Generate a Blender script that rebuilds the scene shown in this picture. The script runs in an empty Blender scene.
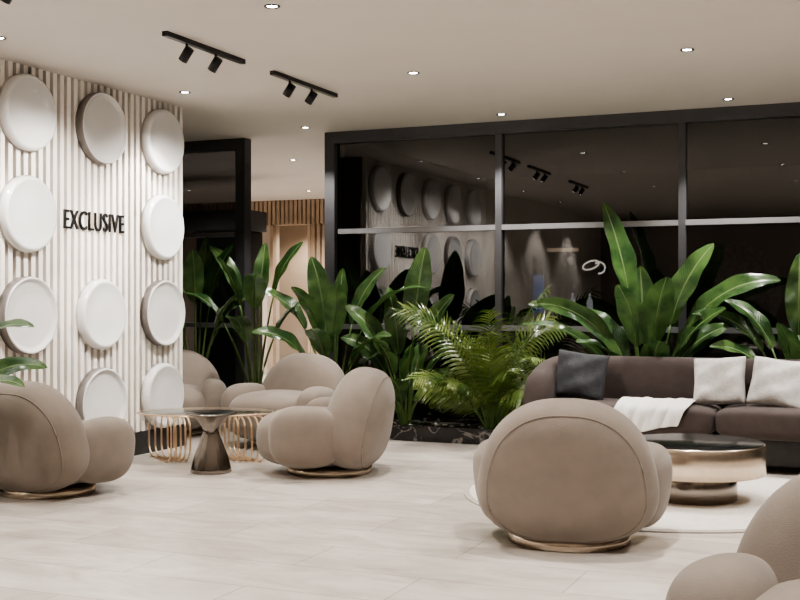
import bpy, bmesh, math, random
from mathutils import Vector, Matrix
random.seed(7)
C=bpy.context.scene.collection
pi=math.pi
CEIL=2.67
# ------------------------------------------------------------------ materials
def new_mat(name):
    m=bpy.data.materials.new(name); m.use_nodes=True
    nt=m.node_tree; b=nt.nodes['Principled BSDF']; return m,nt,b
def mat(name,col,rough=.5,metal=0,noise=0,nscale=20,bump=0,bscale=200,sheen=0,coat=0,spec=None):
    m,nt,b=new_mat(name)
    b.inputs['Base Color'].default_value=(*col,1)
    b.inputs['Roughness'].default_value=rough
    b.inputs['Metallic'].default_value=metal
    if spec is not None: b.inputs['Specular IOR Level'].default_value=spec
    b.inputs['Sheen Weight'].default_value=sheen
    b.inputs['Coat Weight'].default_value=coat
    tc=nt.nodes.new('ShaderNodeTexCoord')
    if noise>0:
        n=nt.nodes.new('ShaderNodeTexNoise'); n.inputs['Scale'].default_value=nscale; n.inputs['Detail'].default_value=5
        nt.links.new(tc.outputs['Object'],n.inputs['Vector'])
        r=nt.nodes.new('ShaderNodeValToRGB')
        r.color_ramp.elements[0].position=.3; r.color_ramp.elements[1].position=.7
        r.color_ramp.elements[0].color=(*[c*(1-noise) for c in col],1)
        r.color_ramp.elements[1].color=(*[min(1,c*(1+noise)) for c in col],1)
        nt.links.new(n.outputs['Fac'],r.inputs['Fac']); nt.links.new(r.outputs['Color'],b.inputs['Base Color'])
    if bump>0:
        n2=nt.nodes.new('ShaderNodeTexNoise'); n2.inputs['Scale'].default_value=bscale; n2.inputs['Detail'].default_value=3
        nt.links.new(tc.outputs['Object'],n2.inputs['Vector'])
        bp=nt.nodes.new('ShaderNodeBump'); bp.inputs['Strength'].default_value=bump; bp.inputs['Distance'].default_value=.004
        nt.links.new(n2.outputs['Fac'],bp.inputs['Height']); nt.links.new(bp.outputs['Normal'],b.inputs['Normal'])
    return m
def emis(name,col,s):
    m,nt,b=new_mat(name)
    b.inputs['Base Color'].default_value=(*col,1)
    b.inputs['Emission Color'].default_value=(*col,1); b.inputs['Emission Strength'].default_value=s
    return m
M_fabric=mat('taupe_velvet',(.222,.182,.150),.85,noise=.07,nscale=9,bump=.4,bscale=240,sheen=.2)
M_sofa=mat('sofa_fabric_mauve_brown',(.056,.041,.037),.9,noise=.12,nscale=14,bump=.35,bscale=250,sheen=.04)
M_brass=mat('brushed_champagne_brass',(.66,.56,.45),.27,1,noise=.06,nscale=30)
M_gold=mat('gold_wire',(.80,.60,.42),.3,1,noise=.04,nscale=30)
M_black=mat('black_metal',(.012,.012,.013),.4,.3,noise=.1)
M_frame=mat('dark_grey_frame',(.080,.080,.086),.45,.3,noise=.05)
M_trans=mat('grey_transom',(.25,.25,.26),.4,.4,noise=.05)
M_ceil=mat('ceiling_paint',(.61,.57,.525),.85,noise=.015,nscale=3)
M_wall=mat('wall_plaster',(.42,.39,.36),.85,noise=.03,nscale=4)
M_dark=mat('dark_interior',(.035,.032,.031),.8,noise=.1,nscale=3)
M_disc=mat('disc_lacquer',(.70,.69,.68),.14,noise=.02,nscale=5,coat=.7)
M_disc2=mat('disc_lacquer_rim',(.22,.20,.19),.35,.3,noise=.02,nscale=5)
M_slat=mat('slat_white_oak',(.86,.81,.75),.55,noise=.05,nscale=8)
M_gap=mat('slat_backing',(.18,.135,.105),.7,noise=.08,nscale=8)
M_base=mat('dark_plinth',(.03,.028,.028),.4,noise=.2)
M_pot=mat('pot_charcoal',(.03,.03,.03),.6,noise=.2,bump=.2,bscale=40)
M_soil=mat('soil',(.02,.015,.01),.95,noise=.5,nscale=40,bump=.8,bscale=60)
M_stem=mat('plant_stem',(.10,.17,.045),.45,noise=.2,nscale=15)
M_white=mat('white_textile',(.60,.58,.56),.9,noise=.10,nscale=26,bump=.9,bscale=90)
M_throw=mat('white_throw',(.74,.72,.70),.9,noise=.03,nscale=20,bump=.6,bscale=160)
M_grey=mat('charcoal_textile',(.038,.039,.044),.9,noise=.2,nscale=25,bump=.9,bscale=90)
M_rug=mat('cream_rug',(.64,.60,.55),.95,noise=.06,nscale=30,bump=.8,bscale=150)
M_rugb=mat('rug_border',(.40,.36,.32),.95,noise=.06,nscale=30,bump=.6,bscale=150)
M_topblk=mat('black_glass_top',(.010,.010,.010),.22,0,noise=.1,spec=.25)
M_smoke=mat('smoked_chrome',(.27,.24,.215),.18,1,noise=.1,nscale=6)
M_wood=mat('lobby_wood',(.36,.26,.18),.6,noise=.15,nscale=6)
M_beige=mat('lobby_beige',(.50,.42,.34),.7,noise=.05,nscale=6)
M_lamp=emis('downlight_lens',(1,.97,.92),25)
M_moss=mat('moss',(.02,.03,.012),.95,noise=.5,nscale=30,bump=1,bscale=50)
M_pebble=mat('white_pebbles',(.55,.53,.50),.7,noise=.2,nscale=30)
def marble():
    m,nt,b=new_mat('black_marble'); b.inputs['Roughness'].default_value=.15
    tc=nt.nodes.new('ShaderNodeTexCoord'); n=nt.nodes.new('ShaderNodeTexNoise')
    n.inputs['Scale'].default_value=3; n.inputs['Detail'].default_value=8; n.inputs['Distortion'].default_value=1.6
    nt.links.new(tc.outputs['Object'],n.inputs['Vector'])
    r=nt.nodes.new('ShaderNodeValToRGB'); e=r.color_ramp.elements
    e[0].position=.48;e[0].color=(.012,.011,.011,1); e[1].position=.53;e[1].color=(.012,.011,.011,1)
    x=e.new(.505); x.color=(.2,.18,.17,1)
    nt.links.new(n.outputs['Fac'],r.inputs['Fac']); nt.links.new(r.outputs['Color'],b.inputs['Base Color']); return m
M_marble=marble()
def floor_mat():
    m,nt,b=new_mat('floor_limed_stone_tile'); L=nt.links
    tc=nt.nodes.new('ShaderNodeTexCoord')
    br=nt.nodes.new('ShaderNodeTexBrick'); br.offset=.5; br.inputs['Scale'].default_value=1
    br.inputs['Brick Width'].default_value=1.2; br.inputs['Row Height'].default_value=.40
    br.inputs['Mortar Size'].default_value=.003; br.inputs['Mortar Smooth'].default_value=.2
    br.inputs['Color1'].default_value=(.49,.445,.405,1); br.inputs['Color2'].default_value=(.60,.555,.51,1)
    br.inputs['Mortar'].default_value=(.27,.23,.20,1)
    L.new(tc.outputs['Object'],br.inputs['Vector'])
    mp=nt.nodes.new('ShaderNodeMapping'); mp.inputs['Scale'].default_value=(1.2,2.8,1)
    L.new(tc.outputs['Object'],mp.inputs['Vector'])
    n=nt.nodes.new('ShaderNodeTexNoise'); n.inputs['Scale'].default_value=1.7; n.inputs['Detail'].default_value=10; n.inputs['Roughness'].default_value=.68; n.inputs['Distortion'].default_value=.9
    L.new(mp.outputs['Vector'],n.inputs['Vector'])
    r=nt.nodes.new('ShaderNodeValToRGB'); r.color_ramp.elements[0].position=.34; r.color_ramp.elements[1].position=.62
    r.color_ramp.elements[0].color=(.74,.715,.69,1); r.color_ramp.elements[1].color=(1.07,1.07,1.07,1)
    L.new(n.outputs['Fac'],r.inputs['Fac'])
    mx=nt.nodes.new('ShaderNodeMixRGB'); mx.blend_type='MULTIPLY'; mx.inputs['Fac'].default_value=1
    L.new(br.outputs['Color'],mx.inputs['Color1']); L.new(r.outputs['Color'],mx.inputs['Color2'])
    L.new(mx.outputs['Color'],b.inputs['Base Color']); b.inputs['Roughness'].default_value=.28
    bp=nt.nodes.new('ShaderNodeBump'); bp.inputs['Strength'].default_value=.2; bp.inputs['Distance'].default_value=.002
    L.new(n.outputs['Fac'],bp.inputs['Height']); L.new(bp.outputs['Normal'],b.inputs['Normal'])
    return m
M_floor=floor_mat()
def glass_mat(name,tint,ref):
    m=bpy.data.materials.new(name); m.use_nodes=True; nt=m.node_tree; nt.nodes.clear()
    o=nt.nodes.new('ShaderNodeOutputMaterial'); mx=nt.nodes.new('ShaderNodeMixShader')
    t=nt.nodes.new('ShaderNodeBsdfTransparent'); t.inputs['Color'].default_value=(*tint,1)
    g=nt.nodes.new('ShaderNodeBsdfGlossy'); g.inputs['Roughness'].default_value=.01; g.inputs['Color'].default_value=(.95,.95,.95,1)
    lw=nt.nodes.new('ShaderNodeLayerWeight'); lw.inputs['Blend'].default_value=.35
    ma=nt.nodes.new('ShaderNodeMath'); ma.operation='MULTIPLY_ADD'; ma.inputs[1].default_value=.5; ma.inputs[2].default_value=ref
    nt.links.new(lw.outputs['Fresnel'],ma.inputs[0]); nt.links.new(ma.outputs[0],mx.inputs['Fac'])
    nt.links.new(t.outputs[0],mx.inputs[1]); nt.links.new(g.outputs[0],mx.inputs[2]); nt.links.new(mx.outputs[0],o.inputs[0])
    return m
M_glass=glass_mat('tinted_window_glass',(.38,.38,.39),.085)
M_tglass=glass_mat('table_glass',(.80,.83,.81),.12)
def leaf_mat(name,c1,c2,rib,tl=.15):
    m,nt,b=new_mat(name); L=nt.links
    uv=nt.nodes.new('ShaderNodeUVMap'); sp=nt.nodes.new('ShaderNodeSeparateXYZ'); L.new(uv.outputs[0],sp.inputs[0])
    tc=nt.nodes.new('ShaderNodeTexCoord'); n=nt.nodes.new('ShaderNodeTexNoise'); n.inputs['Scale'].default_value=6; n.inputs['Detail'].default_value=3
    L.new(tc.outputs['Object'],n.inputs['Vector'])
    r=nt.nodes.new('ShaderNodeValToRGB'); r.color_ramp.elements[0].position=.35;r.color_ramp.elements[1].position=.68
    r.color_ramp.elements[0].color=(*c1,1); r.color_ramp.elements[1].color=(*c2,1); L.new(n.outputs['Fac'],r.inputs['Fac'])
    s=nt.nodes.new('ShaderNodeMath'); s.operation='SUBTRACT'; s.inputs[1].default_value=.5; L.new(sp.outputs['X'],s.inputs[0])
    a=nt.nodes.new('ShaderNodeMath'); a.operation='ABSOLUTE'; L.new(s.outputs[0],a.inputs[0])
    l=nt.nodes.new('ShaderNodeMath'); l.operation='LESS_THAN'; l.inputs[1].default_value=.03; L.new(a.outputs[0],l.inputs[0])
    mx=nt.nodes.new('ShaderNodeMixRGB'); L.new(l.outputs[0],mx.inputs['Fac']); L.new(r.outputs['Color'],mx.inputs['Color1']); mx.inputs['Color2'].default_value=(*rib,1)
    L.new(mx.outputs['Color'],b.inputs['Base Color']); b.inputs['Roughness'].default_value=.25; b.inputs['Coat Weight'].default_value=.25; b.inputs['Coat Roughness'].default_value=.2
    v=nt.nodes.new('ShaderNodeMath'); v.operation='MULTIPLY_ADD'; v.inputs[1].default_value=-.35; L.new(a.outputs[0],v.inputs[0]); L.new(sp.outputs['Y'],v.inputs[2])
    k=nt.nodes.new('ShaderNodeMath'); k.operation='MULTIPLY'; k.inputs[1].default_value=190; L.new(v.outputs[0],k.inputs[0])
    si=nt.nodes.new('ShaderNodeMath'); si.operation='SINE'; L.new(k.outputs[0],si.inputs[0])
    bp=nt.nodes.new('ShaderNodeBump'); bp.inputs['Strength'].default_value=.4; bp.inputs['Distance'].default_value=.004
    L.new(si.outputs[0],bp.inputs['Height']); L.new(bp.outputs['Normal'],b.inputs['Normal'])
    tr=nt.nodes.new('ShaderNodeBsdfTranslucent'); L.new(mx.outputs['Color'],tr.inputs['Color'])
    ms=nt.nodes.new('ShaderNodeMixShader'); ms.inputs[0].default_value=tl
    out=nt.nodes['Material Output']; L.new(b.outputs[0],ms.inputs[1]); L.new(tr.outputs[0],ms.inputs[2]); L.new(ms.outputs[0],out.inputs[0])
    return m
M_leaf=leaf_mat('banana_leaf',(.030,.080,.024),(.110,.205,.060),(.26,.36,.16))
M_palm=leaf_mat('palm_leaflet',(.07,.13,.028),(.22,.28,.07),(.24,.31,.09))

# ------------------------------------------------------------------ mesh helpers
def mk(name,V,F,mats,parent=None,smooth=True,mi=None,uv=None,loc=None,rot=None):
    me=bpy.data.meshes.new(name); me.from_pydata([tuple(v) for v in V],[],F); me.update()
    if not isinstance(mats,(list,tuple)): mats=[mats]
    for m in mats: me.materials.append(m)
    if mi: 
        for p,i in zip(me.polygons,mi): p.material_index=i
    for p in me.polygons: p.use_smooth=smooth
    if uv:
        ul=me.uv_layers.new(name='UVMap')
        for l in me.loops: ul.data[l.index].uv=uv[l.vertex_index]
    o=bpy.data.objects.new(name,me); C.objects.link(o)
    if parent: o.parent=parent
    if loc: o.location=loc
    if rot: o.rotation_euler=rot
    return o
def empty(name,loc=(0,0,0),rz=0):
    e=bpy.data.objects.new(name,None); e.location=loc; e.rotation_euler=(0,0,rz); e.empty_display_size=.1; C.objects.link(e); return e
def boxes(lst):
    V=[];F=[]
    for (x0,y0,z0,x1,y1,z1) in lst:
        n=len(V); V+=[(x0,y0,z0),(x1,y0,z0),(x1,y1,z0),(x0,y1,z0),(x0,y0,z1),(x1,y0,z1),(x1,y1,z1),(x0,y1,z1)]
        F+=[tuple(n+i for i in f) for f in [(0,3,2,1),(4,5,6,7),(0,1,5,4),(1,2,6,5),(2,3,7,6),(3,0,4,7)]]
    return V,F
def box(name,b,m,parent=None,bev=0):
    V,F=boxes([b] if not isinstance(b[0],(tuple,list)) else b)
    o=mk(name,V,F,m,parent,smooth=False)
    if bev:
        md=o.modifiers.new('b','BEVEL'); md.width=bev; md.segments=4; md.limit_method='ANGLE'
        for p in o.data.polygons: p.use_smooth=True
    return o
def lathe(prof,n=48,c=(0,0,0),sx=1,sy=1):
    V=[];F=[]
    for (r,z) in prof:
        for i in range(n):
            a=2*pi*i/n; V.append((c[0]+r*sx*math.cos(a),c[1]+r*sy*math.sin(a),c[2]+z))
    for j in range(len(prof)-1):
        for i in range(n):
            a=j*n+i;b=j*n+(i+1)%n; F.append((a,b,b+n,a+n))
    F.append(tuple(reversed(range(n)))); F.append(tuple((len(prof)-1)*n+i for i in range(n)))
    return V,F
def sg(v,e): return math.copysign(abs(v)**e,v)
def puff(c,r,e1=.8,e2=.8,nu=56,nv=34,rot=None,fn=None):
    V=[];F=[]
    for j in range(nv+1):
        p=-pi/2+pi*j/nv
        for i in range(nu):
            t=2*pi*i/nu
            v=Vector((r[0]*sg(math.cos(p),e1)*sg(math.cos(t),e2), r[1]*sg(math.cos(p),e1)*sg(math.sin(t),e2), r[2]*sg(math.sin(p),e1)))
            if fn: v=fn(v)
            if rot: v=rot@v
            V.append(v+Vector(c))
    for j in range(nv):
        for i in range(nu):
            a=j*nu+i;b=j*nu+(i+1)%nu; F.append((a,b,b+nu,a+nu))
    return V,F
def tube(pts,r,n=8,closed=False):
    V=[];F=[];N=len(pts); P=[Vector(p) for p in pts]
    for k in range(N):
        if closed: d=(P[(k+1)%N]-P[k-1])
        else: d=P[min(k+1,N-1)]-P[max(k-1,0)]
        d.normalize(); up=Vector((0,0,1)) if abs(d.z)<.95 else Vector((1,0,0))
        s=d.cross(up).normalized(); u=s.cross(d)
        rr=r[k] if isinstance(r,(list,tuple)) else r
        for i in range(n):
            a=2*pi*i/n; V.append(P[k]+s*math.cos(a)*rr+u*math.sin(a)*rr)
    for k in range(N if closed else N-1):
        k2=(k+1)%N
        for i in range(n):
            F.append((k*n+i,k*n+(i+1)%n,k2*n+(i+1)%n,k2*n+i))
    if not closed: F.append(tuple(reversed(range(n)))); F.append(tuple((N-1)*n+i for i in range(n)))
    return V,F
def merge(parts):
    V=[];F=[];mi=[]
    for (v,f,i) in parts:
        n=len(V); V+=list(v); F+=[tuple(a+n for a in q) for q in f]; mi+=[i]*len(f)
    return V,F,mi

# ------------------------------------------------------------------ room shell
box('floor',(-12,-3,-.1,5,17,0),M_floor)
box('ceiling',(-12,-3,CEIL,5,17,CEIL+.12),M_ceil)
box('wall_rear',(-12,-3.1,0,5,-3,CEIL),M_wall)
box('wall_right',(5,-3,0,5.1,17,CEIL),M_wall)
box('wall_far_left',(-12.1,-3,0,-12,17,CEIL),M_wall)
wf=-5.17
box('wall_left',(-5.45,-3,0,wf-.045,7.70,CEIL),M_gap)
sl=[]; y=-2.95
while y+.038<7.70:
    sl.append((wf-.045,y,.17,wf,y+.038,CEIL)); y+=.0705
V,F=boxes(sl); o=mk('trim_1',V,F,M_slat,smooth=False)
box('baseboard_left',(wf-.045,-3,0,wf+.01,7.71,.17),M_base)

# ------------------------------------------------------------------ discs
profA=[(.252,0),(.252,.050),(.248,.062),(.240,.066),(.232,.062),(.222,.048),(.20,.042),(.1,.040),(.002,.040)]
profB=[(.250,0),(.250,.030),(.247,.046),(.238,.060),(.226,.067),(.216,.066),(.208,.062),(.1,.059),(.002,.059)]
cols=[5.87,6.62,7.36]; rows=[2.36,1.705,1.05,.42]
for ci,cy in enumerate([4.37,5.12]+cols):
    for ri,rz in enumerate(rows):
        if ri==1 and ci in(3,): continue
        if ri==3 and ci in(0,1,2): continue
        rimmed=(ci,ri) in [(3,0),(2,2),(4,2),(3,3),(1,1)]
        pr=profA if rimmed else profB
        V,F=lathe(pr,64); V=[(z,x,yy) for (x,yy,z) in V]
        mi=[0]*len(F)
        if rimmed:
            for j in range(64*2): mi[j]=1
        o=mk('decorative_wall_disc',V,F,[M_disc,M_disc2],mi=mi,loc=(wf,cy,rz)); o.data.flip_normals()
# sign
cu=bpy.data.curves.new('sign','FONT'); cu.body='EXCLUSIVE'; cu.size=.165; cu.extrude=.008; cu.offset=-.0004; cu.space_character=1.12; cu.align_x='CENTER'
to=bpy.data.objects.new('tmp',cu); C.objects.link(to); bpy.context.view_layer.update()
dg=bpy.context.evaluated_depsgraph_get(); ms=bpy.data.meshes.new_from_object(to.evaluated_get(dg)); 
xs=[v.co.x for v in ms.vertices]; w=max(xs)-min(xs); mid=(max(xs)+min(xs))/2
for v in ms.vertices: v.co.x=(v.co.x-mid)*.655/w; v.co.y*=1.15
ms.materials.clear(); ms.materials.append(M_black)
sgn=bpy.data.objects.new('lettering_sign',ms); C.objects.link(sgn); sgn.location=(wf+.009,6.57,1.635); sgn.rotation_euler=(pi/2,0,pi/2)
bpy.data.objects.remove(to)

# ------------------------------------------------------------------ windows
WY=9.38
def window(name,x0,x1,mulls,zs=(.91,1.77)):
    e=empty(name,(0,0,0))
    fr=[(x0,WY-.06,0,x0+.10,WY+.06,CEIL),(x1-.10,WY-.06,0,x1,WY+.06,CEIL),(x0+.1,WY-.06,CEIL-.10,x1-.1,WY+.06,CEIL),(x0+.1,WY-.06,0,x1-.1,WY+.06,.08)]
    for mx in mulls: fr.append((mx-.028,WY-.05,.08,mx+.028,WY+.05,CEIL-.10))
    box('frame',fr,M_frame,e)
    xsn=[x0+.1]+list(mulls)+[x1-.1]; tr=[]
    for a,b in zip(xsn[:-1],xsn[1:]):
        for z in zs: tr.append((a+.028,WY-.045,z-.022,b-.028,WY+.045,z+.022))
    box('transoms',tr,M_trans,e)
    box('glass',(x0+.08,WY-.004,.06,x1-.08,WY+.004,CEIL-.08),M_glass,e)
window('window_1',-4.76,4.95,[-3.107,-1.566,-.01,1.55,3.10])
window('window_2',-11.95,-5.60,[-7.2,-8.8,-10.4])
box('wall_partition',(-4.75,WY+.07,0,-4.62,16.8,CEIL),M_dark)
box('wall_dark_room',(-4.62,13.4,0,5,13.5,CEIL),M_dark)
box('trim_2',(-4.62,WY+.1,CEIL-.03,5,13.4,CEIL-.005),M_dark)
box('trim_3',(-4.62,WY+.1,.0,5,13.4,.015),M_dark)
M_faint=emis('warm_glow',(1,.9,.75),3.2)
e=empty('ring_pendant_lamp',(-2.93,12.0,1.52))
V,F=tube([(-.035+.085*math.cos(a),.02*math.sin(a),.045*math.sin(a)+.02*math.cos(a)) for a in [2*pi*t/36 for t in range(36)]],.009,8,True); mk('ring_1',V,F,M_faint,e)
V,F=tube([(.055+.055*math.cos(a),.03*math.cos(a),-.03+.06*math.sin(a)) for a in [pi*(-.55+1.3*t/24) for t in range(25)]],.009,8); mk('ring_2',V,F,M_faint,e)
V,F=tube([(0,0,.045),(0,0,CEIL-.03-1.52)],.004,6); mk('cord',V,F,M_black,e)
e=empty('linear_pendant_lamp',(-3.35,12.3,1.70)); box('bar',(-.17,-.02,-.02,.17,.02,.02),emis('amber_glow',(1,.75,.5),1.2),e)
V,F=tube([(0,0,.02),(0,0,CEIL-.03-1.70)],.004,6); mk('cord',V,F,M_black,e)
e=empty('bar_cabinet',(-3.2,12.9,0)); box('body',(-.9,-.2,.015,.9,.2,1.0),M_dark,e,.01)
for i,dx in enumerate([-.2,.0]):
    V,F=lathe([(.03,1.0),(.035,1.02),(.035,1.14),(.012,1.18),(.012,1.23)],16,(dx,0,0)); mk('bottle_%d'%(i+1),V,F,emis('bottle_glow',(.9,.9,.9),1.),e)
box('wall_screen',(-4.0,13.34,1.0,-3.88,13.395,1.45),emis('blue_screen',(.05,.2,.6),.8))
M_relief=mat('relief_panel',(.5,.42,.36),.6,noise=.6,nscale=30,bump=1,bscale=30)
V,F=lathe([(.55,0),(.55,.03),(.5,.05),(.002,.05)],48); V=[(x,-z,yy) for (x,yy,z) in V]
mk('round_relief_panel',V,F,M_relief,loc=(-1.7,13.395,1.25))
# lobby beyond passage
hdr=[]; x=-11.9
while x<-4.85: hdr.append((x,15.38,2.30,x+.05,15.5,CEIL)); x+=.075
box('trim_4',hdr,M_wood)
box('wall_lobby',[(-12,15.5,2.3,-4.75,15.6,CEIL),(-12,15.5,0,-8.75,15.6,2.3),(-8.15,15.5,0,-4.75,15.6,2.3)],M_beige)
box('wall_lobby_back',(-12,16.85,0,-4.75,16.95,CEIL),M_beige)
sl=[]; x=-8.1
while x<-4.85: sl.append((x,15.43,0,x+.05,15.5,2.3)); x+=.09
box('trim_5',sl,M_wood)
box('trim_6',[(-8.80,15.40,0,-8.75,15.495,2.29),(-8.15,15.40,0,-8.105,15.42,2.29)],M_wood)
box('column',(-7.9,12.0,0,-7.3,12.6,2.0),M_topblk,bev=.02)
box('column_lintel',(-9.3,12.0,2.001,-7.25,12.6,2.25),M_dark)

# ------------------------------------------------------------------ downlights and track lights
LC=(1,.952,.895)
def spot(loc,target,P,ang,blend=.6,r=.04,col=LC):
    l=bpy.data.lights.new('spot','SPOT'); l.energy=P; l.spot_size=math.radians(ang); l.spot_blend=blend; l.shadow_soft_size=r; l.color=col
    o=bpy.data.objects.new('spot_light',l); C.objects.link(o); o.location=loc
    o.rotation_euler=(Vector(target)-Vector(loc)).to_track_quat('-Z','Y').to_euler(); return o
V1,F1=lathe([(.042,0),(.042,-.005),(.032,-.005),(.030,-.001)],24); V2,F2=lathe([(.026,-.0015),(.001,-.0015)],24)
V,F,mi=merge([(V1,F1,0),(V2,F2,1)])
XS=[-4.77,-2.96,-1.16,.65,2.45]; YS=[8.97,7.1,5.2,3.3,1.4,-.5]  # columns right of view and rows towards and behind camera: unseen, added as fill
for x in XS:
    for y in YS:
        mk('recessed_downlight',V,F,[M_black,M_lamp],mi=mi,loc=(x,y,CEIL))
        P=170
        if y>8.5: P=200
        if y<2: P=75
        if x<-4: P=120
        if x>2: P=85
        spot((x,y,CEIL-.03),(x,y,0),P,96,.5,.03)
for (x,y) in [(-7.5,14.2),(-6,11),(-7.5,11),(-6,13),(-9,13.5)]:
    mk('recessed_downlight',V,F,[M_black,M_lamp],mi=mi,loc=(x,y,CEIL)); spot((x,y,CEIL-.03),(x,y,0),330,140,.6)
spot((-8.4,16.2,2.5),(-8.4,16.3,0),150,140,.5,col=(1,.85,.7))
def track(x,y0,y1,heads):
    e=empty('ceiling_track_light',(x,(y0+y1)/2,CEIL)); h=(y1-y0)/2
    box('track',(-.018,-h,-.028,.018,h,0),M_black,e)
    for i,hy in enumerate(heads):
        yy=hy-(y0+y1)/2
        V,F=tube([(0,yy,-.028),(0,yy,-.075)],.008,8); mk('stem_%d'%(i+1),V,F,M_black,e)
        d=Vector((-.62,0.05,-.78)).normalized(); c=Vector((0,yy,-.085))
        V,F=tube([c-d*.038,c+d*.050],.028,20); o=mk('head_%d'%(i+1),V,F,M_black,e)
        V,F=tube([c+d*.0502,c+d*.051],.022,20); mk('lens_%d'%(i+1),V,F,M_lamp,e)
        p=Vector((x,hy,CEIL-.085))+d*.07
        spot(p,(wf,hy+.15,1.45),125,70,.7,.02)
track(-3.79,5.44,6.29,[5.66,5.97])
track(-3.79,6.66,7.60,[6.90,7.22])
track(-3.79,3.6,4.5,[3.9,4.2])

# ------------------------------------------------------------------ lounge chairs
def chair_meshes():
    parts={}
    V,F=lathe([(.28,0),(.295,.004),(.295,.046),(.28,.05)],56,sx=1.0,sy=.98); parts['base_plinth']=(V,F,M_brass)
    V,F=puff((0,-.115,.240),(.345,.375,.195),.66,.74); parts['seat']=(V,F,M_fabric)
    R=Matrix.Rotation(math.radians(-13),3,'X')
    c=Vector((0,.215,.378)); r=(.415,.205,.340); e1,e2=.72,.80
    def bfn(v):
        t=v.z/r[2]; v.x*=1-.16*t-.08*t*t; v.y*=1-.10*t; return v
    V,F=puff(c,r,e1,e2,rot=R,fn=bfn,nu=72,nv=44); parts['backrest']=(V,F,M_fabric)
    pts=[]; yk=.62
    for i in range(72):
        a=2*pi*i/72; lo,hi=0,1.3
        for _ in range(30):
            t=(lo+hi)/2; X=abs(t*math.cos(a)); Z=abs(t*math.sin(a))
            f=(X**(2/e2)+yk**(2/e2))**(e2/e1)+Z**(2/e1)
            if f<1: lo=t
            else: hi=t
        v=Vector((r[0]*lo*math.cos(a),r[1]*yk,r[2]*lo*math.sin(a))); v=bfn(v); pts.append(R@v+c)
    V,F=tube(pts,.0045,6,True); parts['backrest_piping']=(V,F,M_fabric)
    for s,nm in((-1,'arm_left'),(1,'arm_right')):
        Ra=Matrix.Rotation(math.radians(s*9),3,'Z')@Matrix.Rotation(math.radians(s*7),3,'Y')
        def afn(v):
            t=-v.y/.28; v.z*=1+.05*t; v.x*=1+.12*t; return v
        V,F=puff((s*.355,-.065,.275),(.122,.245,.203),.74,.80,rot=Ra,fn=afn); parts[nm]=(V,F,M_fabric)
    return parts
CH={}
for nm,(V,F,m) in chair_meshes().items():
    o=mk('lounge_'+nm,V,F,m); CH[nm]=o.data; bpy.data.objects.remove(o)
def chair(x,y,d,s=1,z=0):
    e=empty('lounge_chair',(x,y,z),math.atan2(d[0],-d[1])); e.scale=(s,s,s)
    for nm,me in CH.items():
        o=bpy.data.objects.new(nm,me); C.objects.link(o); o.parent=e
chair(-1.43,5.37,(-.20,.97),.975)
chair(-3.48,6.89,(-.95,-.20),.98)
chair(-4.46,8.08,(-.18,-.98))
chair(-5.72,8.30,(.45,-.9))
chair(-4.66,5.49,(-.02,1.0),.95)
chair(-.036,3.14,(-.115,-.997))

# ------------------------------------------------------------------ rug and round coffee table
V1,F1=lathe([(1.13,0),(1.13,.008),(1.10,.010),(1.09,.0102)],96); V2,F2=lathe([(1.095,.0),(1.095,.012),(.002,.0125)],96)
V,F,mi=merge([(V1,F1,1),(V2,F2,0)])
mk('round_rug',V,F,[M_rug,M_rugb],mi=mi,loc=(-1.30,6.83,0),smooth=False)
e=empty('round_coffee_table',(-1.06,6.72,.0125))
V,F=lathe([(.235,0),(.24,.005),(.24,.15),(.235,.155)],64); mk('pedestal',V,F,M_smoke,e)
V,F=lathe([(.38,.15),(.395,.155),(.395,.318),(.390,.324),(.384,.324)],80); mk('drum',V,F,M_brass,e)
V,F=lathe([(.378,.316),(.386,.318),(.386,.326),(.382,.329)],80); mk('top',V,F,M_topblk,e)

# ------------------------------------------------------------------ glass table with brass loops
th=math.radians(23.3)
e=empty('glass_coffee_table',(-4.56,7.05,0),th)
V,F=lathe([(.97,.335),(1.0,.338),(1.0,.347),(.97,.35)],72,sx=.48,sy=.31); mk('glass_top',V,F,M_tglass,e)
V,F=tube([(.485*math.cos(a),.315*math.sin(a),.3425) for a in [2*pi*i/72 for i in range(72)]],.006,6,True); mk('rim',V,F,M_gold,e)
idx=1
for gx,sgx in ((-.25,-1),(.25,1)):
    for j in range(5):
        x=gx+(j-2)*.040; hw=.235-.018*j if sgx<0 else .235-.018*(4-j); pts=[]
        H=.334; rc=.10
        for (cy,cz,a0) in((hw-rc,H-rc-.007,0),(-hw+rc,H-rc-.007,90),(-hw+rc,rc+.007,180),(hw-rc,rc+.007,270)):
            for t in range(9):
                a=math.radians(a0+t*11.25); yy=cy+rc*math.cos(a); pts.append((x-yy*.55,yy,cz+rc*math.sin(a)))
        V,F=tube(pts,.0075,8,True); mk('loop_%d'%idx,V,F,M_gold,e); idx+=1
e=empty('hourglass_side_table',(-4.20,6.56,0))
V,F=lathe([(.125,0),(.138,.006),(.134,.03),(.112,.11),(.082,.19),(.058,.25),(.052,.275),(.060,.30),(.09,.345),(.125,.38),(.13,.385)],64); mk('body',V,F,M_smoke,e)
V,F=lathe([(.162,.385),(.170,.388),(.170,.398),(.162,.402)],64); mk('top',V,F,M_topblk,e)
V,F=tube([(.171*math.cos(a),.171*math.sin(a),.393) for a in [2*pi*i/64 for i in range(64)]],.006,6,True); mk('rim',V,F,M_smoke,e)

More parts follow.
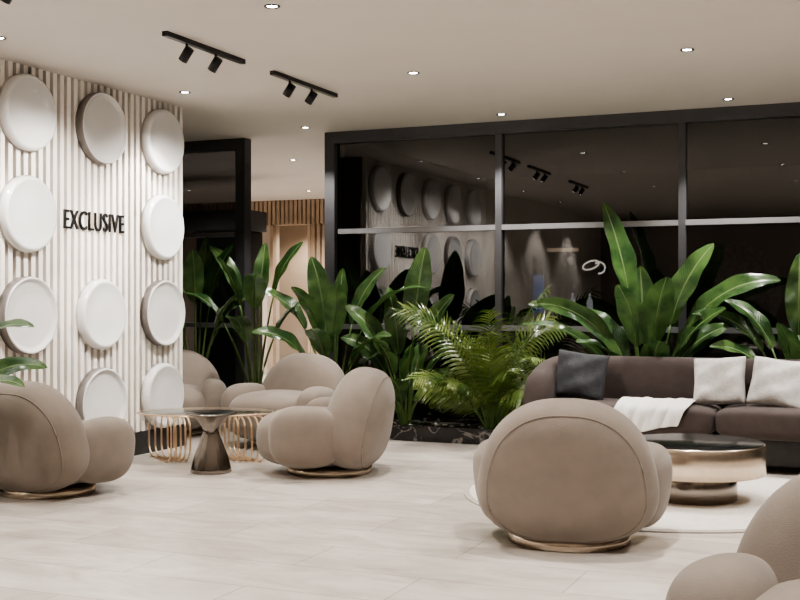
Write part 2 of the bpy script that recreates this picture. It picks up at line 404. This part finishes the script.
# ------------------------------------------------------------------ sofa
SX0,SX1,SY0,SY1=-2.46,.25,7.86,8.58
e=empty('upholstered_sofa',(0,0,0))
box('base',(SX0+.18,SY0+.12,.04,SX1-.18,SY1-.08,.24),M_base,e,.02)
V,F=merge([lathe([(.02,0),(.025,.05)],12,(x,y,0))+(0,) for x in(SX0+.3,-1.1,SX1-.3) for y in(SY0+.2,SY1-.2)])[:2]; mk('legs',V,F,M_black,e)
for i,(a,b) in enumerate([(SX0+.13,-1.115),(-1.115,SX1-.13)]):
    V,F=puff(((a+b)/2,(SY0+SY1)/2-.06,.325),((b-a)/2+.004,(SY1-SY0)/2-.055,.108),.42,.28,80,28); mk('seat_cushion_%d'%(i+1),V,F,M_sofa,e)
path=[]; tk=.10; rc=.30
xa,xb,ya,yb=SX0+tk,SX1-tk,SY0+.14,SY1-tk
n=10
for i in range(n): path.append((xa,ya+(yb-rc-ya)*i/n))
for i in range(13): a=pi-(pi/2)*i/12; path.append((xa+rc+rc*math.cos(a),yb-rc+rc*math.sin(a)))
for i in range(1,24): path.append((xa+rc+(xb-xa-2*rc)*i/24,yb))
for i in range(13): a=pi/2-(pi/2)*i/12; path.append((xb-rc+rc*math.cos(a),yb-rc+rc*math.sin(a)))
for i in range(1,n+1): path.append((xb,yb-rc-(yb-rc-ya)*i/n))
st=[]
for a in (0,15,30,45,60,75):
    s=math.sin(math.radians(a))*.999+.001; st.append((xa,ya-.12*math.cos(math.radians(a)),s))
st+= [(p[0],p[1],1.0) for p in path]
for a in (75,60,45,30,15,0):
    s=math.sin(math.radians(a))*.999+.001; st.append((xb,ya-.12*math.cos(math.radians(a)),s))
V=[];F=[];NP=32
for k,(x,y,s) in enumerate(st):
    q0=st[max(k-1,0)];q1=st[min(k+1,len(st)-1)]; d=Vector((q1[0]-q0[0],q1[1]-q0[1],0))
    if d.length<1e-6: d=Vector((0,1,0))
    d.normalize(); nrm=Vector((-d.y,d.x,0))
    topz=.58+.155*min(1,max(0,(y-SY0)/(.5)))**.8
    zc=(topz+.13)/2; hz=(topz-.13)/2
    ss=s**.7
    for i in range(NP):
        a=2*pi*i/NP
        V.append(Vector((x,y,zc))+nrm*(tk*1.05*ss*sg(math.cos(a),.75))+Vector((0,0,hz*(.35+.65*ss if ss<.999 else 1)*ss**.5*sg(math.sin(a),.6))))
for k in range(len(st)-1):
    for i in range(NP):
        F.append((k*NP+i,k*NP+(i+1)%NP,(k+1)*NP+(i+1)%NP,(k+1)*NP+i))
F.append(tuple(range(NP)));F.append(tuple(reversed([(len(st)-1)*NP+i for i in range(NP)])))
mk('wraparound_back',V,F,M_sofa,e)

def pillow(name,loc,w,h,t,m,rx,rz,ry=0):
    N=26;V=[];F=[]
    for side in(1,-1):
        for j in range(N+1):
            for i in range(N+1):
                u=-1+2*i/N; v=-1+2*j/N
                th_=((1-u**4)*(1-v**4))**.5
                wr=(.013*math.sin(4*u+2*v+loc[0]*9)+.007*math.sin(7*v-4*u+loc[0]*5))*th_
                V.append((u*w/2*(1-.05*(1-abs(v))*abs(u)),side*(t/2*th_)+wr,v*h/2*(1-.05*(1-abs(u))*abs(v))))
    M=(N+1)**2
    for s in range(2):
        for j in range(N):
            for i in range(N):
                a=s*M+j*(N+1)+i; q=(a,a+1,a+N+2,a+N+1); F.append(q if s else tuple(reversed(q)))
    o=mk(name,V,F,m,loc=loc,rot=(math.radians(rx),math.radians(ry),math.radians(rz)))
    bm=bmesh.new(); bm.from_mesh(o.data); bmesh.ops.remove_doubles(bm,verts=bm.verts,dist=.0005); bm.to_mesh(o.data); bm.free()
    return o
pillow('throw_pillow',(-2.10,8.20,.600),.37,.36,.13,M_grey,-22,10,7)
pillow('throw_pillow',(-1.12,8.20,.587),.36,.35,.13,M_white,-22,-3,-4)
pillow('throw_pillow',(-.73,8.17,.587),.37,.35,.14,M_white,-24,-6,6)
prof=[(8.24,.446),(8.16,.446),(8.09,.446),(8.02,.445),(7.95,.442),(7.90,.434),(7.865,.415),(7.848,.385),(7.842,.34),(7.838,.29),(7.836,.25)]
V=[];F=[];NX=60
for j,(yy,zz) in enumerate(prof):
    for i in range(NX+1):
        u=i/NX; f=j/(len(prof)-1)
        wv=.012*math.sin(u*13+3*f)+.006*math.sin(u*29-5*f+1)
        x=-1.79+.47*u+.05*(1-f)*(u-.3)+.03*math.sin(4*f)
        if f<.5: V.append((x,yy+.05*(u-.5)+.02*math.sin(u*8),zz+.006+.5*abs(wv)))
        else: V.append((x,yy-.010-abs(wv)*1.2,zz+(.03*u-.02*math.sin(u*5))*(f-.5)*2))
for j in range(len(prof)-1):
    for i in range(NX):
        a=j*(NX+1)+i; F.append((a,a+1,a+NX+2,a+NX+1))
o=mk('throw_blanket',V,F,M_throw); md=o.modifiers.new('s','SOLIDIFY'); md.thickness=.008; md.offset=1; md2=o.modifiers.new('ss','SUBSURF'); md2.levels=1; md2.render_levels=1

# ------------------------------------------------------------------ planter
e=empty('marble_planter_bed',(0,0,0))
PX0,PX1,PY0,PY1=-4.70,4.9,8.64,9.30
box('curb',[(PX0,PY0,0,PX1,PY0+.06,.125),(PX0,PY1-.04,0,PX1,PY1,.125),(PX0,PY0+.06,0,PX0+.06,PY1-.04,.125),(PX1-.06,PY0+.06,0,PX1,PY1-.04,.125)],M_marble,e)
box('soil',(PX0+.06,PY0+.06,.0,PX1-.06,PY1-.04,.095),M_soil,e)
ps=[]
for _ in range(420):
    x=random.uniform(PX0+.1,-1);y=random.uniform(PY0+.09,PY1-.08);r=random.uniform(.012,.028)
    v,f=puff((x,y,.097),(r,r*random.uniform(.7,1),r*.7),1,1,8,5); ps.append((v,f,0 if random.random()<.75 else 1))
V,F,mi=merge(ps); mk('pebbles',V,F,[M_moss,M_pebble],e,mi=mi)

# ------------------------------------------------------------------ plants
def path_pts(base,az,t0,t1,L,n,pw=1.2):
    p=Vector(base);P=[p.copy()];D=[]
    for i in range(n):
        t=math.radians(t0+(t1-t0)*((i+.5)/n)**pw)
        d=Vector((math.sin(t)*math.cos(az),math.sin(t)*math.sin(az),math.cos(t))); p=p+d*L/n; P.append(p.copy()); D.append(d)
    D.append(D[-1]); return P,D
class G:
    def __init__(s): s.V=[];s.F=[];s.mi=[];s.uv=[]
    def add(s,V,F,mi,uv=None):
        n=len(s.V); s.V+=list(V); s.F+=[tuple(a+n for a in q) for q in F]; s.mi+=[mi]*len(F); s.uv+=uv if uv else [(.5,0)]*len(V)
def banana_leaf(g,base,azd,t0,tm,t1,Ls,Lb,W,tw=0,fold=.38,r=.012):
    az=math.radians(azd)
    P,D=path_pts(base,az,t0,tm,Ls,8)
    V,F=tube(P,[r*(1.25-.7*i/8) for i in range(9)],8); g.add(V,F,1)
    N=24; P,D=path_pts(P[-1],az,tm,t1,Lb,N)
    side0=Vector((-math.sin(az),math.cos(az),0)); cs=[-1,-.7,-.35,0,.35,.7,1]; V=[];uv=[];F=[]
    ph=random.uniform(0,6)
    for i,(p,d) in enumerate(zip(P,D)):
        s=i/N; nn=d.cross(side0); a=math.radians(tw)*(0.75+.25*s); sd=side0*math.cos(a)+nn*math.sin(a); up=nn*math.cos(a)-side0*math.sin(a)
        w=W/2*max(0,math.sin(pi*min(1,(s*.97+.012))**.80))**.68
        if i==N: w=.001
        for c in cs:
            rip=.09*w*math.sin(s*17+ph+c*2)*abs(c)
            f=fold*(1-.35*s)
            V.append(p+sd*(c*w*math.cos(f*abs(c)*1.2))+up*(abs(c)*w*math.sin(f)*1.0-.10*w*c*c+rip)); uv.append((c*.5+.5,s))
    for i in range(N):
        for j in range(6): a=i*7+j; F.append((a,a+1,a+8,a+7))
    g.add(V,F,0,uv)
    V,F=tube([P[i]-D[i].cross(side0)*.003 for i in range(N-1)],[.0075*(1-i/N)+.0015 for i in range(N-1)],6); g.add(V,F,1)
def banana(name,loc,leaves,pot=None,ws=1.0):
    g=G(); z0=0
    if pot:
        pr,ph=pot
        V,F=lathe([(pr*.7,0),(pr*.74,.01),(pr,ph),(pr*.93,ph),(pr*.91,ph-.03)],32); g.add(V,F,2)
        V,F=lathe([(pr*.92,ph-.035),(.002,ph-.03)],24); g.add(V,F,3); z0=ph-.04
    for L in leaves:
        az,t0,tm,t1,Ls,Lb,W,tw=L; a=math.radians(az); b=(.03*math.cos(a),.03*math.sin(a),z0)
        k=58 if t1<60 else 36
        banana_leaf(g,b,az,t0,tm,t1,Ls,Lb,W*ws*random.uniform(.85,1.1),tw*.8+k*math.cos(a)+random.uniform(-14,14))
    return mk(name,g.V,g.F,[M_leaf,M_stem,M_pot,M_soil],mi=g.mi,uv=g.uv,loc=loc)
PZ=.09
banana('banana_plant',(-1.76,8.93,PZ),[
 (185,4,8,22,1.02,.84,.24,10),(20,6,14,44,.88,.72,.24,-15),(0,8,30,96,.85,.85,.22,20),(195,10,28,98,.66,.85,.2,-10),
 (120,2,6,14,.72,.62,.25,0),(250,6,14,50,.72,.55,.24,25),(300,6,14,46,.74,.58,.24,-20),(345,12,24,70,.60,.62,.22,25),
 (225,12,28,95,.50,.55,.2,10),(290,14,28,75,.48,.5,.2,-30),(180,18,38,100,.6,.85,.15,15),(165,10,24,60,.6,.55,.22,0),(15,10,26,75,.5,.6,.22,0)],ws=1.12)
banana('banana_plant',(-.66,8.95,PZ),[(185,8,30,100,.72,.62,.18,10),(165,6,22,75,.72,.55,.2,10),(205,12,34,100,.55,.5,.19,-15),
 (90,2,5,12,.80,.62,.22,0),(0,4,8,22,.80,.62,.22,20),(300,10,25,75,.6,.5,.2,15),(260,8,22,70,.6,.45,.2,-25),(20,14,30,90,.65,.7,.2,0)])
banana('banana_plant',(-3.80,8.93,PZ),[(30,2,5,12,.84,.68,.24,10),(150,3,8,24,.60,.60,.22,0),(200,8,20,60,.60,.56,.22,-15),(345,8,18,55,.62,.62,.22,20),
 (250,8,20,70,.46,.5,.22,-20),(300,10,22,75,.40,.5,.2,30),(175,12,30,90,.48,.55,.2,10),(5,12,30,85,.46,.5,.2,-10),(225,15,35,100,.28,.45,.18,0),
 (280,14,34,90,.22,.42,.18,15),(350,16,34,80,.24,.45,.2,25),(190,14,30,75,.25,.45,.2,25),(60,4,12,30,.3,.5,.22,0)])
banana('banana_plant',(-4.48,8.95,PZ),[(182,8,28,104,.85,.74,.22,15),(-2,8,28,102,.86,.76,.20,-15),(160,4,8,28,.88,.60,.22,10),(90,2,6,14,.80,.55,.22,0),(250,6,16,62,.76,.55,.22,20),
 (300,6,16,60,.76,.58,.22,-20),(20,4,14,50,.86,.58,.2,-10),(220,12,34,100,.6,.55,.2,-10),(335,14,34,100,.56,.6,.2,10),(350,14,32,70,.36,.5,.2,10),(275,10,28,95,.6,.5,.2,10),(140,4,12,40,.6,.55,.22,0)])
banana('potted_banana_plant',(-5.30,9.0,0),[(172,4,16,62,.95,.62,.18,10),(8,5,14,52,.98,.55,.18,10),(90,2,6,16,.9,.55,.18,0),(250,6,14,50,.88,.5,.2,20),(300,8,22,85,.86,.5,.2,-20),
 (205,12,30,95,.78,.55,.18,10),(345,12,32,90,.68,.55,.18,10),(280,12,30,100,.58,.5,.2,0)],(.16,.28))
banana('potted_banana_plant',(-5.90,8.96,0),[(10,4,10,38,.86,.62,.22,20),(90,2,6,14,.92,.60,.22,0),(185,5,18,70,.88,.6,.22,0),(250,6,16,60,.82,.55,.22,20),(300,6,14,50,.9,.55,.22,-20),
 (345,12,28,85,.72,.55,.2,0),(270,12,30,95,.6,.5,.2,0),(15,8,22,70,.6,.55,.2,0)],(.16,.28))
banana('potted_banana_plant',(-4.64,4.60,0),[(15,6,24,110,.60,.46,.13,10),(40,6,34,112,.42,.46,.14,20),(5,8,34,118,.36,.46,.13,0),(60,5,12,50,.62,.42,.14,0),(180,6,18,60,.6,.42,.16,10),(270,6,22,70,.55,.42,.16,10),(100,8,24,80,.5,.45,.16,0)],(.15,.28))

def palm(name,loc,fronds,ll=.24):
    g=G()
    for (azd,t0,t1,L) in fronds:
        az=math.radians(azd)
        if math.sin(az)>.3: L*=.62; t1=min(t1,60)   # keep clear of the glazing
        N=34; P,D=path_pts((.04*math.cos(az),.04*math.sin(az),0),az,t0,t1,L,N,1.7)
        V,F=tube(P,[.006*(1-.75*i/N) for i in range(N+1)],5); g.add(V,F,1)
        side0=Vector((-math.sin(az),math.cos(az),0))
        tw=math.radians(50)*math.cos(az)
        for i in range(10,N+1):
            s=(i-10)/(N-10); l=ll*(.55+.75*math.sin(pi*min(1,s*.85+.12))); w=.0082
            d=D[i]; nn=d.cross(side0); sdv=side0*math.cos(tw)+nn*math.sin(tw); up=nn*math.cos(tw)-side0*math.sin(tw)
            for sd in(1,-1):
                pp=P[i]-d*(L/N*(.5 if sd>0 else 0))
                jit=random.uniform(-.15,.15); dr=(sdv*sd*.80+d*(.55+.5*s)+up*(.20+jit)).normalized()
                V=[];uv=[];F=[]; ac=dr.cross(up).normalized()
                q=pp.copy()
                for k in range(5):
                    t=k/4; ww=w*math.sin(pi*(.2+.8*t))**.7 if k<4 else .0006
                    V+=[q-ac*ww,q+ac*ww]; uv+=[(.2,t),(.4,t)]
                    dr=(dr+Vector((0,0,-.20))).normalized(); q=q+dr*l/4
                for v in V: v.y=min(v.y,9.31-loc[1])
                for k in range(4): F.append((2*k,2*k+1,2*k+3,2*k+2))
                g.add(V,F,0,uv)
    return mk(name,g.V,g.F,[M_palm,M_stem],mi=g.mi,uv=g.uv,loc=loc)
fr=[]
for i in range(15):
    fr.append((i*47+random.uniform(-12,12), random.uniform(3,14), random.uniform(40,95), random.uniform(1.0,1.36)))
for i in range(12):
    fr.append((i*61+random.uniform(-15,15), random.uniform(14,30), random.uniform(85,130), random.uniform(.5,.9)))
palm('areca_palm',(-3.02,8.90,PZ),fr,.18)
fr=[(i*51,8,random.uniform(70,100),random.uniform(.75,.95)) for i in range(7)]
palm('areca_palm',(-2.40,8.98,PZ),fr,.16)

# ------------------------------------------------------------------ world, camera
w=bpy.data.worlds.new('World'); bpy.context.scene.world=w; w.use_nodes=True
w.node_tree.nodes['Background'].inputs[0].default_value=(.05,.05,.06,1); w.node_tree.nodes['Background'].inputs[1].default_value=.3
cd=bpy.data.cameras.new('Camera'); cam=bpy.data.objects.new('Camera',cd); C.objects.link(cam)
cam.location=(0,0,1.15); cam.rotation_euler=(pi/2,0,math.radians(23.3)); cd.lens=51.75; cd.sensor_width=36; cd.clip_start=.05
bpy.context.scene.camera=cam
vs=bpy.context.scene.view_settings
try:
    vs.view_transform='AgX'; vs.look='AgX - Medium High Contrast'
except Exception as ex: print(ex)
vs.exposure=0.08
